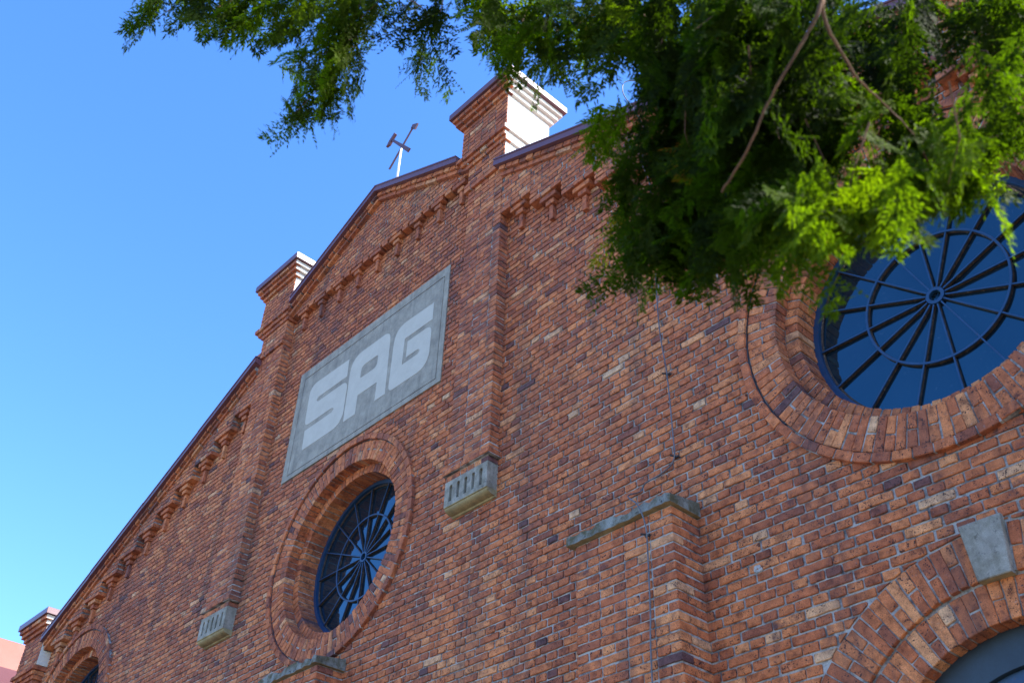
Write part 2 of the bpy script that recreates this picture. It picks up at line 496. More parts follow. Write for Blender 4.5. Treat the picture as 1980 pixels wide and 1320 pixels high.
def brk(mb, poly, yf, yb, fr=None, near=True, bias=0.0, jit=0.0025, cut=0.0065, mi=1, wave=False):
    """one brick: convex polygon (local a,b), front at yf, back at yb; fr=(cx,cz,angle)"""
    n = len(poly)
    P = np.array(poly, float)
    if n < 3: return
    out = []
    for i in range(n):
        p0, p1, p2 = P[i - 1], P[i], P[(i + 1) % n]
        e0 = p0 - p1; e2 = p2 - p1
        l0 = math.hypot(*e0); l2 = math.hypot(*e2)
        if l0 < 1e-4 or l2 < 1e-4: continue
        c1 = min(random.uniform(0.003, cut), l0 * 0.35); c2 = min(random.uniform(0.003, cut), l2 * 0.35)
        out.append(p1 + e0 / l0 * c1); out.append(p1 + e2 / l2 * c2)
        if near and l2 > 0.1:
            nn = np.array((-e2[1], e2[0])) / l2
            for t in ((0.33, 0.67) if l2 > 0.18 else (0.5,)):
                out.append(p1 + e2 * (t + random.uniform(-.08, .08)) + nn * random.uniform(-0.0022, 0.0016))
    Q = np.array(out)
    if len(Q) < 5: return
    Q += np.random.default_rng(random.getrandbits(32)).normal(0, 0.0012, Q.shape) if near else 0
    cen = Q.mean(0)
    ins = 0.0045 if near else 0.003
    d = cen - Q
    I = Q + np.clip(d, -ins, ins)
    ox, oz, oy = random.uniform(-jit, jit), random.uniform(-jit * .6, jit * .6), random.uniform(-jit, jit) * 1.1
    tx, tz = random.uniform(-.012, .012), random.uniform(-.03, .03)   # slight tilt
    def Y(A, y): return y + oy + (A[:, 0] - cen[0]) * tx + (A[:, 1] - cen[1]) * tz
    if near:
        rings = [(Q, np.full(len(Q), yb)), (Q, Y(Q, yf + 0.0045)), (I, Y(I, yf))]
    else:
        rings = [(Q, np.full(len(Q), yb)), (I, Y(I, yf))]
    vs = []
    for A, yy in rings:
        a = A[:, 0] + ox; b = A[:, 1] + oz
        if fr:
            ca, sa = math.cos(fr[2]), math.sin(fr[2])
            X = fr[0] + a * ca - b * sa; Z = fr[1] + a * sa + b * ca
        else: X, Z = a, b
        vs.append(np.stack([X, yy, Z], 1))
    V = np.concatenate(vs).astype(np.float32)
    x0, z0 = float(V[0, 0]), float(V[0, 2])
    if wave: V[:, 2] += (0.006 * np.sin(V[:, 0] * 0.9 + z0 * 0.35) + 0.003 * np.sin(V[:, 0] * 3.1 + 1.7 * z0))
    L, T = topo(len(Q), len(rings))
    t = tone(x0, z0, bias)
    C = np.tile(np.array([t[0], t[1], t[2], 1.0], np.float32), (len(V), 1))
    mb.addraw(V, L, T, mi, C)

def clip(poly, a, b, c):
    out = []
    n = len(poly)
    for i in range(n):
        p_, q = poly[i], poly[(i + 1) % n]
        dp = a * p_[0] + b * p_[1] - c; dq = a * q[0] + b * q[1] - c
        if dp <= 0: out.append(p_)
        if dp * dq < 0:
            t = dp / (dp - dq)
            out.append((p_[0] + (q[0] - p_[0]) * t, p_[1] + (q[1] - p_[1]) * t))
    return out

def area(poly):
    s = 0
    for i in range(len(poly)):
        a, b = poly[i], poly[(i + 1) % len(poly)]
        s += a[0] * b[1] - a[1] * b[0]
    return abs(s) / 2

def lay(mb, x0, x1, z0, z1, yf, yb, planes=(), circles=(), rects=(), keep=None, phase=0.0, bias=0.0, near=None, gap=0.0, kshift=0, wave=False):
    k0 = int(math.floor(z0 / CH + 1e-6)); k1 = int(math.ceil(z1 / CH - 1e-6))
    for k in range(k0, k1):
        za, zb = k * CH + 0.006, k * CH + 0.006 + BH
        za, zb = max(za, z0 + 0.004), min(zb, z1 - 0.004)
        if zb - za < 0.02: continue
        kk = k + kshift
        if kk % 2: pitch, off = 0.27, (0.135 if (kk // 2) % 2 else 0.0)
        else: pitch, off = 0.135, 0.0675
        off += phase + random.uniform(-0.008, 0.008)
        i = int(math.floor((x0 - off) / pitch))
        while True:
            xa = off + i * pitch
            if xa > x1: break
            i += 1
            w = pitch - 0.0150
            ja, jb = random.uniform(-.004, .004), random.uniform(-.004, .004)
            items = [(xa + ja, xa + w + jb)]
            if pitch > .2 and random.random() < 0.05:       # broken stretcher
                m_ = xa + w / 2; items = [(xa, m_ - 0.006), (m_ + 0.006, xa + w)]
            for (a, b) in items:
                a, b = max(a, x0 + gap), min(b, x1 - gap)
                if b - a < 0.03: continue
                poly = [(a, za), (b, za), (b, zb), (a, zb)]
                cx, cz = (a + b) / 2, (za + zb) / 2
                if keep and not keep(cx, cz): continue
                bad = False
                for (rx0, rx1, rz0, rz1) in rects:
                    if a > rx0 and b < rx1 and za > rz0 and zb < rz1: bad = True; break
                    if b > rx0 and a < rx1 and cz > rz0 and cz < rz1:
                        if a < rx0: poly = clip(poly, 1, 0, rx0)
                        elif b > rx1: poly = clip(poly, -1, 0, -rx1)
                    if len(poly) < 3: bad = True; break
                if bad: continue
                for (ccx, ccz, cr_) in circles:
                    dx, dz = cx - ccx, cz - ccz
                    d = math.hypot(dx, dz)
                    if d < cr_ - 0.16: bad = True; break
                    if d < cr_ + 0.16:
                        dx /= d; dz /= d
                        # tangent at the closest angle
                        poly = clip(poly, -dx, -dz, -(dx * ccx + dz * ccz) - cr_ - 0.006)
                        if len(poly) < 3: bad = True; break
                if bad: continue
                for (pa, pb, pc) in planes:
                    poly = clip(poly, pa, pb, pc)
                    if len(poly) < 3: bad = True; break
                if bad or area(poly) < 0.0011: continue
                nr = near if near is not None else (cx > 0.5 and cz < 9.5)
                brk(mb, poly, yf, yb, near=nr, bias=bias, wave=wave)

def radial(mb, cx, cz, r0, r1, yf, yb, pitch, split=True, a0=0.0, a1=2 * math.pi, bias=0.02, near=True):
    rm = (r0 + r1) / 2
    n = max(3, int(round((a1 - a0) * rm / pitch)))
    da = (a1 - a0) / n
    ph = random.random() * da if a1 - a0 > 6 else 0
    for i in range(n):
        a = a0 + ph + (i + 0.5) * da
        segs = [(r0, r1)]
        if split and i % 2:
            m = rm + random.uniform(-.015, .015)
            segs = [(r0, m - 0.005), (m + 0.005, r1)]
        for s0, s1 in segs:
            g = 0.005
            w0, w1 = s0 * da / 2 - g, s1 * da / 2 - g
            j = random.uniform(-.004, .004)
            ra = s0 + (random.uniform(-.003, .003)); rb = s1 - .003 + random.uniform(-.004, .002)
            # local frame: a = radial offset, b = tangential
            poly = [(ra, -w0 + j), (rb, -w1 + j), (rb, w1 + j), (ra, w0 + j)]
            brk(mb, poly, yf, yb, fr=(cx, cz, a), near=near, bias=bias, jit=0.003)

# ================================================================= BUILDING
WIN = [(-7.38, 6.87, 1.0, False), (0.04, 7.26, 0.94, True), (7.38, 6.87, 1.0, True)]
ARCHX, ARCHZ = 7.38, 3.15
def Zroof(x):
    if abs(x) <= 2.2: return 13.30 - 0.475 * abs(x)
    if x < 0: return 11.52 - 0.481 * (-x - 2.79)
    return 11.62 - 0.421 * (x - 2.83)

hall = empty("brick_hall", (0, 0, 0))
tag(hall, "long brown brick hall with stepped gable, round windows and plum metal coping", "building")

# left wing: z <= 11.52 - .481*(-x-2.79) = 11.52+.481x+1.34199 ; right: z <= 11.62-.421x+1.19143
PL = lambda off: [(-0.481, 1, 11.52 + 0.481 * 2.79 - off)]
PR = lambda off: [(0.421, 1, 11.62 + 0.421 * 2.83 - off)]
PC = lambda off: [(0.475, 1, 13.30 - off), (-0.475, 1, 13.30 - off)]

# stair of fascia treads on each wing, flat on the centre
TREAD0 = 10.703
def treads(side):
    out = []
    x = 2.85
    for i in range(11):
        xe = 3.38 + 0.52 * i
        if xe > 8.80: xe = 8.80
        out.append((x, xe, TREAD0 - 3 * CH * i)); x = xe
    return [(a, b, z) if side > 0 else (-b, -a, z) for a, b, z in out]
CZ0 = 156 * CH

def fascia_bottom(x):
    if abs(x) < 2.2: return CZ0
    i = 0 if abs(x) < 3.38 else int((abs(x) - 3.38) / 0.52) + 1
    return TREAD0 - 3 * CH * min(i, 10)

wall = MB()
# core with openings
core = [(-9.7, -0.5), (9.7, -0.5), (9.7, Zroof(9.7)), (2.85, Zroof(2.85) - .1), (2.85, 12.3), (2.2, Zroof(2.2) - .1), (0, 13.2),
        (-2.2, Zroof(-2.2) - .1), (-2.85, 12.3), (-2.85, Zroof(-2.85) - .1), (-9.7, Zroof(-9.7))]
core = [(x, z - 0.05) for x, z in core]
holes = []
for (wx, wz, s, _) in WIN:
    holes.append([(wx + 1.20 * s * math.cos(-2 * math.pi * i / 96), wz + 1.20 * s * math.sin(-2 * math.pi * i / 96)) for i in range(96)])
for sx in (-1, 1):
    cxx = sx * ARCHX
    h = [(cxx - 1.31, 0.0)] + [(cxx - 1.31 * math.cos(math.pi * i / 40), ARCHZ + 1.31 * math.sin(math.pi * i / 40)) for i in range(41)] + [(cxx + 1.31, 0.0)]
    holes.append(h)
wall.extrude(core, 0.013, 0.36, 0, holes)
circles = [(wx, wz, 1.50 * s) for (wx, wz, s, _) in WIN]
rects = [(-1.66, 1.76, 8.79, 10.64), (-0.50, 0.49, -1, 5.6), (4.27, 5.23, -1, 5.6), (-5.23, -4.27, -1, 5.6),
         (2.22, 2.82, 6.9, 13), (-2.82, -2.22, 6.9, 13)]
def arch_keep(cx, cz):
    for sx in (-1, 1):
        if abs(cx - sx * ARCHX) < 1.58 and cz < ARCHZ: return False
    return True
def keep_main(cx, cz):
    if cz > fascia_bottom(cx) + 0.1: return False
    return arch_keep(cx, cz)
arch_circ = [(ARCHX, ARCHZ, 1.60), (-ARCHX, ARCHZ, 1.60)]
def keep_lo(cx, cz): return keep_main(cx, cz)
for (xa, xb) in ((-9.65, -2.5), (-2.5, 2.5), (2.5, 9.65)):
    pl = PL(.15) if xb <= -2.5 else (PR(.15) if xa >= 2.5 else PC(.15))
    lay(wall, xa, xb, 3.2 if xb < 0 else 2.6, 13.2, 0.0, 0.03, planes=pl, circles=circles + [c for c in arch_circ], rects=rects, keep=keep_main, gap=0, wave=True)
    lay(wall, xa, xb, -0.1, 3.2 if xb < 0 else 2.6, 0.0, 0.03, rects=rects, keep=keep_main, near=False, wave=True)
tag(wall.build("wall", [M_['mortar'], M_['brick']], hall, colattr=True), "weathered orange brown brick facade")

# ---- stepped fascia under the coping, with the brick teeth
def tooth(mb, x, zt):
    """zt = underside of the fascia"""
    brk(mb, [(x - .032, zt - 5 * CH + .004), (x + .032, zt - 5 * CH + .004), (x + .032, zt - 2 * CH - .004), (x - .032, zt - 2 * CH - .004)], -0.05, 0.02, jit=.004)
    brk(mb, [(x - .068, zt - 2 * CH), (x + .060, zt - 2 * CH), (x + .060, zt - CH - .008), (x - .068, zt - CH - .008)], -0.075, 0.02, jit=.005)
    brk(mb, [(x - .135, zt - CH), (x + .125, zt - CH), (x + .125, zt - .008), (x - .135, zt - .008)], -0.10, 0.02, jit=.005)

def rake(mb, xa, xb, off, h, yf, yb, length, bias=0.0):
    """row of bricks following the roof line from xa to xb"""
    za, zb = Zroof(xa) - off, Zroof(xb) - off
    L = math.hypot(xb - xa, zb - za); ang = math.atan2(zb - za, xb - xa)
    n = int(L / (length + 0.011)); step = L / n
    for i in range(n):
        s = i * step
        poly = [(s, -h / 2), (s + step - 0.011, -h / 2), (s + step - 0.011, h / 2), (s, h / 2)]
        brk(mb, poly, yf, yb, fr=(xa, za, ang), near=False, jit=0.006, bias=bias)

for name, side, pl, yf in (("gable", 0, PC, -0.105), ("left", -1, PL, -0.13), ("right", 1, PR, -0.13)):
    f = MB()
    if side == 0:
        segs = [(-2.2, 2.2, CZ0)]
        teeth = [(0.04 + 0.47 * k, CZ0) for k in range(-4, 5)]
    else:
        segs = treads(side)
        teeth = [(side * (3.13 + 0.52 * i), TREAD0 - 3 * CH * i) for i in range(11)]
    for (xa, xb, zb) in segs:
        if side == 0:
            poly = [(xa, zb + .004), (xb, zb + .004), (xb, Zroof(xb) - .14), (0, 13.16), (xa, Zroof(xa) - .14)]
        else:
            poly = [(xa, zb + .004), (xb, zb + .004), (xb, Zroof(xb) - .14), (xa, Zroof(xa) - .14)]
        f.extrude([(x, z) for x, z in poly], yf + 0.009, 0.015, 0)
        lay(f, xa, xb, zb + CH, 13.3, yf, yf + .02, planes=pl(.19), near=(xa > 2), gap=0.002)
        # underside bricks and riser bricks: full depth blocks a few mm proud of the core
        n = max(1, int((xb - xa) / 0.135)); st = (xb - xa) / n
        for i in range(n):
            a = xa + i * st
            l_ = a + .004 - (.014 if (side > 0 and i == 0 and abs(xa) > 2.9) else 0)
            r_ = a + st - .006 + (.016 if (side < 0 and i == n - 1 and abs(xb) > 2.9) else 0)
            brk(f, [(l_, zb - .007), (r_, zb - .007), (r_, zb + BH), (l_, zb + BH)], yf - .002, 0.012, near=False, jit=.003)
        if side != 0:
            xr = xa if side > 0 else xb       # wing's lower neighbour is away from centre: riser faces the centre
            for q in range(1, 3):
                zc = zb + q * CH
                s = side
                x_in = xr - s * 0.010; x_out = xr + s * 0.125
                lo, hi = min(x_in, x_out), max(x_in, x_out)
                if abs(xr) > 2.9:
                    brk(f, [(lo, zc + .006), (hi, zc + .006), (hi, zc + BH), (lo, zc + BH)], yf - .003, 0.012, near=False, jit=.002)
    if side == 0:
        for k in range(-4, 4):
            xm = 0.04 + 0.47 * k + 0.235
            brk(f, [(xm - .064, CZ0 - CH + .006), (xm + .064, CZ0 - CH + .006), (xm + .064, CZ0 - .004), (xm - .064, CZ0 - .004)], yf, 0.02, near=False)
    for (x, zt) in teeth: tooth(f, x, zt)
    # raking rows beneath the coping
    if side == 0: spans = [(-2.2, 0.0), (0.0, 2.2)]
    elif side < 0: spans = [(-8.8, -2.86)]
    else: spans = [(2.86, 8.8)]
    for (xa, xb) in spans:
        for (off, y) in ((0.155, -0.20), (0.228, -0.165)):
            za, zb = Zroof(xa), Zroof(xb)
            f.extrude([(xa, za - off - .026), (xb, zb - off - .026), (xb, zb - off + .034), (xa, za - off + .034)], y + .012, 0.01, 0)
            rake(f, xa, xb, off, 0.066, y, 0.0, 0.125 if y < -.19 else 0.25)
    tag(f.build("corbel_frieze", [M_['mortar'], M_['brick']], hall, colattr=True))

# ---- coping strips
def coping(xa, xb, name="coping"):
    m = MB()
    za, zb = Zroof(xa), Zroof(xb)
    L = abs(xb - xa); n = max(1, round(L / 1.7))
    for i in range(n):
        a = xa + L * i / n - (.012 if i else 0); b = xa + L * (i + 1) / n
        d0, d1, dy = (random.uniform(-.005, .005) for _ in range(3))
        if i == 0: d0 = 0
        if i == n - 1: d1 = 0
        A, B = Zroof(a) + d0, Zroof(b) + d1
        y = -.25 + dy * .6 - (.0015 if i % 2 else 0)
        m.extrude([(a, A - .12), (b, B - .12), (b, B), (a, A)], y, 0.42 + dy, 0)
        m.extrude([(a, A - .016), (b, B - .016), (b, B + .006), (a, A + .006)], y - .011, 0.43 + dy, 0)
        m.extrude([(a, A - .121), (b, B - .121), (b, B - .108), (a, A - .108)], y - .007, y + .05, 0)
    return m.build(name, M_['coping'], hall)
coping(-8.82, -2.80); coping(-2.07, 0.0); coping(0.0, 2.0); coping(2.80, 8.82)

# ---- pilasters carried on stone corbels
def pilaster(sx):
    m = MB()
    xa, xb = (2.19, 2.85) if sx > 0 else (-2.85, -2.19)
    z0 = 95 * CH
    m.box(xa + .008, xb - .008, -0.126, 0.012, z0 - .15, 11.6, 0)
    for k in range(95, 150):
        za = k * CH + .006; zb = za + BH
        xs = [xa, xa + .25, xa + .52, xb] if k % 2 else [xa, xa + .125, xa + .26, xa + .395, xa + .53, xb]
        for a, b in zip(xs[:-1], xs[1:]):
            brk(m, [(a + (.006 if a > xa else 0), za), (b - (.006 if b < xb else 0), za), (b - (.006 if b < xb else 0), zb), (a + (.006 if a > xa else 0), zb)], -0.135, 0.012, near=True, jit=.003)
    # hood course and recessed course
    for (k, ex, y) in ((94, .04, -0.17), (93, 0.0, -0.132)):
        za = k * CH + .006; zb = za + BH
        n = 5 if ex else 6; w = (xb - xa + 2 * ex) / n
        m.box(xa - ex + .008, xb + ex - .008, y + .01, 0.012, za - .005, zb + .008, 0)
        for i in range(n):
            a = xa - ex + i * w
            brk(m, [(a + .004, za), (a + w - .004, za), (a + w - .004, zb), (a + .004, zb)], y, 0.012, jit=.003)
    p = m.build("pilaster", [M_['mortar'], M_['brick']], hall, colattr=True)
    # stone corbel with five flutes
    s = MB()
    zt, zb = 93 * CH - .003, 6.865
    fl = []
    for i in range(5):
        cx = xa + 0.095 + i * (0.66 - 0.19) / 4
        h = [(cx - .024, zb + .045), (cx + .024, zb + .045)] + [(cx + .024 * math.cos(t * math.pi / 8), zb + .215 + .024 * math.sin(t * math.pi / 8)) for t in range(9)]
        fl.append(h)
    s.extrude([(xa, zb), (xb, zb), (xb, zt), (xa, zt)], -0.142, -0.11, 0, fl, cap_back=False)
    s.box(xa + .001, xb - .001, -0.112, 0.015, zb, zt)
    # cavetto underneath
    prof = [(-0.142, zb), (-0.142, zb - .008)] + [(-0.13 + 0.10 * (1 - math.cos(t * math.pi / 16)), zb - 0.012 - 0.05 * math.sin(t * math.pi / 16)) for t in range(9)] + [(-0.02, zb - .075), (0.01, zb - .08), (0.01, zb)]
    v = []; n = len(prof)
    for x in (xa + .002, xb - .002):
        for (y, z) in prof: v.append((x, y, z))
    F = [(i, (i + 1) % n, (i + 1) % n + n, i + n) for i in range(n)]
    tri = tessellate_polygon([[Vector((y, z, 0)) for y, z in prof]])
    F += [tuple(t) for t in tri] + [tuple(i + n for i in t) for t in tri]
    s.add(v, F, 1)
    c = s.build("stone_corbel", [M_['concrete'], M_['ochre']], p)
    tag(c, "fluted grey stone corbel")
    return p
pilaster(1); pilaster(-1)

# ---- pinnacles
def pinnacle(xc, ztop, base_down, plaster_front):
    dz = ztop - 13.18
    b = MB(); pl = MB()
    yc = 0.19
    def tier(z0, z1, hl, hr, yf, deep=False):
        """hl, hr: half widths to the left and to the right"""
        z0 += dz; z1 += dz
        hd = yc - yf
        x, x1 = xc - hl, xc + hr
        if deep: yb = 0.012
        else: yb = yf + 0.10
        ypl = 0.0 if deep else yf + .010
        pl.bbox(x, x1, ypl, yc + hd, z0 + .004, z1 + .003, 0.004)
        b.box(x + .010, x1 - .010 if deep else x1 - .004, yf + .009, yb - .002, z0 + .001, z1 - .004, 0)
        n = max(1, int(round((z1 - z0) / CH)))
        h = (z1 - z0) / n
        for r in range(n):
            za, zb = z0 + r * h + (.005 if r else -.005), z0 + (r + 1) * h - .006
            pt = 0.135 if (r + int(round(z0 / CH))) % 2 else 0.27
            edges = [x]
            e = x + (0.135 if pt > .2 else 0.125)
            while e < x1 - .05: edges.append(e); e += pt
            edges.append(x1)
            for a, c in zip(edges[:-1], edges[1:]):
                end = (c >= x1) and not deep
                brk(b, [(a + (.005 if a > x else 0), za), (c - (.005 if c < x1 else (.004 if end else 0)), za), (c - (.005 if c < x1 else (.004 if end else 0)), zb), (a + (.005 if a > x else 0), zb)],
                    yf, yb, near=False, jit=.0025, bias=-.04)
    d = not plaster_front
    tier(11.30, 11.53, .335, .335, -.14, True)
    tier(11.53, 11.68, .395, .37, -.175, True)
    tier(11.68, 12.0, .355, .36, -.145, d)
    tier(12.0, 12.075, .40, .395, -.17, d)
    tier(12.075, 12.15, .48, .40, -.20, d)
    tier(12.15, 12.225, .54, .437, -.235, d)
    tier(12.225, 12.84, .47, .435, -.20)
    tier(12.84, 12.915, .51, .48, -.24)
    tier(12.915, 12.99, .555, .53, -.285)
    tier(12.99, 13.06, .59, .575, -.325)
    if base_down:
        # corner pier to the ground
        z1 = 11.30 + dz
        b.box(xc - .33, xc + .33, -0.126, .012, -.3, z1, 0)
        lay(b, xc - .335, xc + .335, 0, z1, -.135, .01, near=False)
    o = b.build("pinnacle", [M_['mortar'], M_['brick']], hall, colattr=True)
    q = pl.build("plaster_side", M_['plaster'], o)
    tag(q, "cream plastered side")
    c = MB()
    hd = yc + .36
    x0, x1, y0, y1 = xc - .63, xc + .63, -.36, yc + hd
    zt, zb = 13.175 + dz, 13.062 + dz
    c.bbox(x0, x1, y0, y1, zb, zt, 0.004)
    v = [(x0 + .003, y0 + .003, zt - .001), (x1 - .003, y0 + .003, zt - .001), (x1 - .003, y1 - .003, zt - .001), (x0 + .003, y1 - .003, zt - .001), (xc, yc, zt + .10)]
    c.add(v, [(0, 1, 4), (1, 2, 4), (2, 3, 4), (3, 0, 4)])
    c.build("metal_cap", M_['coping'], o)
    return o
pinnacle(-2.55, 13.15, False, False); pinnacle(2.53, 13.20, False, True)
pinnacle(-9.25, 9.07, True, False); pinnacle(9.25, 9.0, True, False)

# ---- buttresses with concrete cap slabs
def buttress(xa, xb):
    m = MB()
    y = -0.33; zt = 73 * CH
    m.box(xa + .01, xb - .01, y + .01, .012, -.3, zt, 0)
    for k in range(0, 73):
        near = k > 45
        za = k * CH + .006; zb = za + BH
        w = xb - xa
        if k % 2:
            cuts = [0, .25, .52, .79, w]
        else:
            cuts = [0, .125, .26, .395, .525, .655, .79, .92, w]
        for i, (a, b) in enumerate(zip(cuts[:-1], cuts[1:])):
            g0 = .006 if a > 0 else 0; g1 = .006 if b < w else 0
            poly = [(xa + a + g0, za), (xa + b - g1, za), (xa + b - g1, zb), (xa + a + g0, zb)]
            end = i in (0, len(cuts) - 2)
            if end:
                s = 0.12 if k % 2 else 0.20
                brk(m, poly, y, y + s, near=near, jit=.003)
                brk(m, poly, y + s + .011, .012, near=False, jit=.002)
            else: brk(m, poly, y, y + .03, near=near, jit=.003)
    o = m.build("buttress", [M_['mortar'], M_['brick']], hall, colattr=True)
    s = MB()
    # slab: slightly sloped, broken front edge
    n = 26; x0, x1 = xa - .055, xb + .03
    v = []; F = []
    rs = random.Random(int(xa * 100))
    for i in range(n + 1):
        t = i / n; x = x0 + (x1 - x0) * t
        e = noise.noise(Vector((x * 5, 1.3, xa))) * .05 + noise.noise(Vector((x * 17, 4.3, xa))) * .03
        e2 = noise.noise(Vector((x * 9, 8.3, xa))) * .012
        yf = y - .055 + abs(e)
        v += [(x, yf, zt + .004 + e2 * .3), (x, yf + .004, zt + .085 + e), (x, .0, zt + .135 + e2), (x, .0, zt + .004)]
    for i in range(n):
        for k in range(4):
            l = (k + 1) % 4
            if k < 3: F.append((i * 4 + k, i * 4 + l, (i + 1) * 4 + l, (i + 1) * 4 + k))
    F += [(0, 1, 2, 3), tuple(n * 4 + k for k in (3, 2, 1, 0))]
    s.add(v, F)
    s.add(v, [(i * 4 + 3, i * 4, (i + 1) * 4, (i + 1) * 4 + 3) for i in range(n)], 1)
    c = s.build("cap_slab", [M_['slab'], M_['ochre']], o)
    tag(c, "mossy crumbling concrete slab")
buttress(4.24, 5.26); buttress(-0.53, 0.51); buttress(-5.26, -4.24)

# ---- round windows
def round_window(wx, wz, s, near):
    rg = MB()
    # mortar bodies
    rg.annulus(wx, wz, 1.462 * s, 1.525 * s, -0.034, 0.05)
    rg.annulus(wx, wz, 1.178 * s, 1.44 * s, -0.006, 0.13)
    rg.annulus(wx, wz, 1.058 * s, 1.30 * s, 0.132, 0.40)
    rg.annulus(wx, wz, 1.40 * s, 1.48 * s, 0.006, 0.05)
    nr = near
    # outer ring of headers laid on the circle
    R0 = 1.49 * s
    n = int(2 * math.pi * R0 / 0.15)
    for i in range(n):
        a = 2 * math.pi * i / n
        da = 2 * math.pi / n
        hw = R0 * da / 2 - .005
        brk(rg, [(R0 - .036, -hw * .975), (R0 + .036, -hw), (R0 + .036, hw), (R0 - .036, hw * .975)], -0.044, .03, fr=(wx, wz, a), near=nr, jit=.003, bias=-.03)
    radial(rg, wx, wz, 1.17 * s, 1.445 * s, -0.016, 0.128, 0.0775, True, near=nr)
    radial(rg, wx, wz, 1.05 * s, 1.172 * s, 0.122, 0.385, 0.0775, False, near=nr)
    fr = MB()
    rf = 1.05 * s
    fr.annulus(wx, wz, rf - .045, rf + .01, 0.355, 0.43)
    fr.annulus(wx, wz, .575 * s - .009, .575 * s + .009, 0.372, 0.40)
    fr.annulus(wx, wz, .046 * s, .074 * s, 0.370, 0.41, n=32)
    rs = MB()
    for k in range(16):
        a = 2 * math.pi * k / 16 + math.pi / 2
        ca, sa = math.cos(a), math.sin(a)
        for (mbb, w, y0, y1, sh) in ((fr, .006, 0.374, 0.384, 0.0), (rs, .0065, 0.384, 0.4075, 0.004)):
            r0, r1 = .08 * s, rf - .03
            pts = []
            for (r, t) in ((r0, -w), (r1, -w), (r1, w), (r0, w)):
                pts.append((wx + r * ca - (t) * sa, wz + r * sa + (t) * ca))
            mbb.extrude(pts, y0, y1)
    rs.annulus(wx, wz, .575 * s - .012, .575 * s + .012, 0.385, 0.4075)
    rs.annulus(wx, wz, rf - .06, rf - .04, 0.395, 0.4075)
    o = fr.build("round_window", M_['blue'], hall)
    ring = rg.build("brick_ring", [M_['mortar'], M_['brick']], o, colattr=True)
    g = MB()
    for k in range(16):
        for (q0, q1) in ((0.0, .575 * s), (.575 * s, rf + .005)):
            tx, tz = random.gauss(0, .007), random.gauss(0, .007)
            a0 = 2 * math.pi * k / 16 + math.pi / 2; pts = []
            for t in range(5):
                a = a0 + 2 * math.pi / 16 * t / 4; pts.append((q1 * math.cos(a), q1 * math.sin(a)))
            for t in range(4, -1, -1):
                if q0 == 0 and t < 4: break
                a = a0 + 2 * math.pi / 16 * t / 4; pts.append((q0 * math.cos(a), q0 * math.sin(a)))
            cxm = sum(p_[0] for p_ in pts) / len(pts); czm = sum(p_[1] for p_ in pts) / len(pts)
            g.add([(wx + px_, 0.4085 + (px_ - cxm) * tx + (pz_ - czm) * tz, wz + pz_) for px_, pz_ in pts], [tuple(range(len(pts)))])
    g.disc(wx, wz, rf + .004, 0.414)
    g.build("glass", M_['glass'], o)
    rs.build("glazing_bead", M_['rust'], o)
    return o
for (wx, wz, s, near) in WIN:
    round_window(wx, wz, s, near)

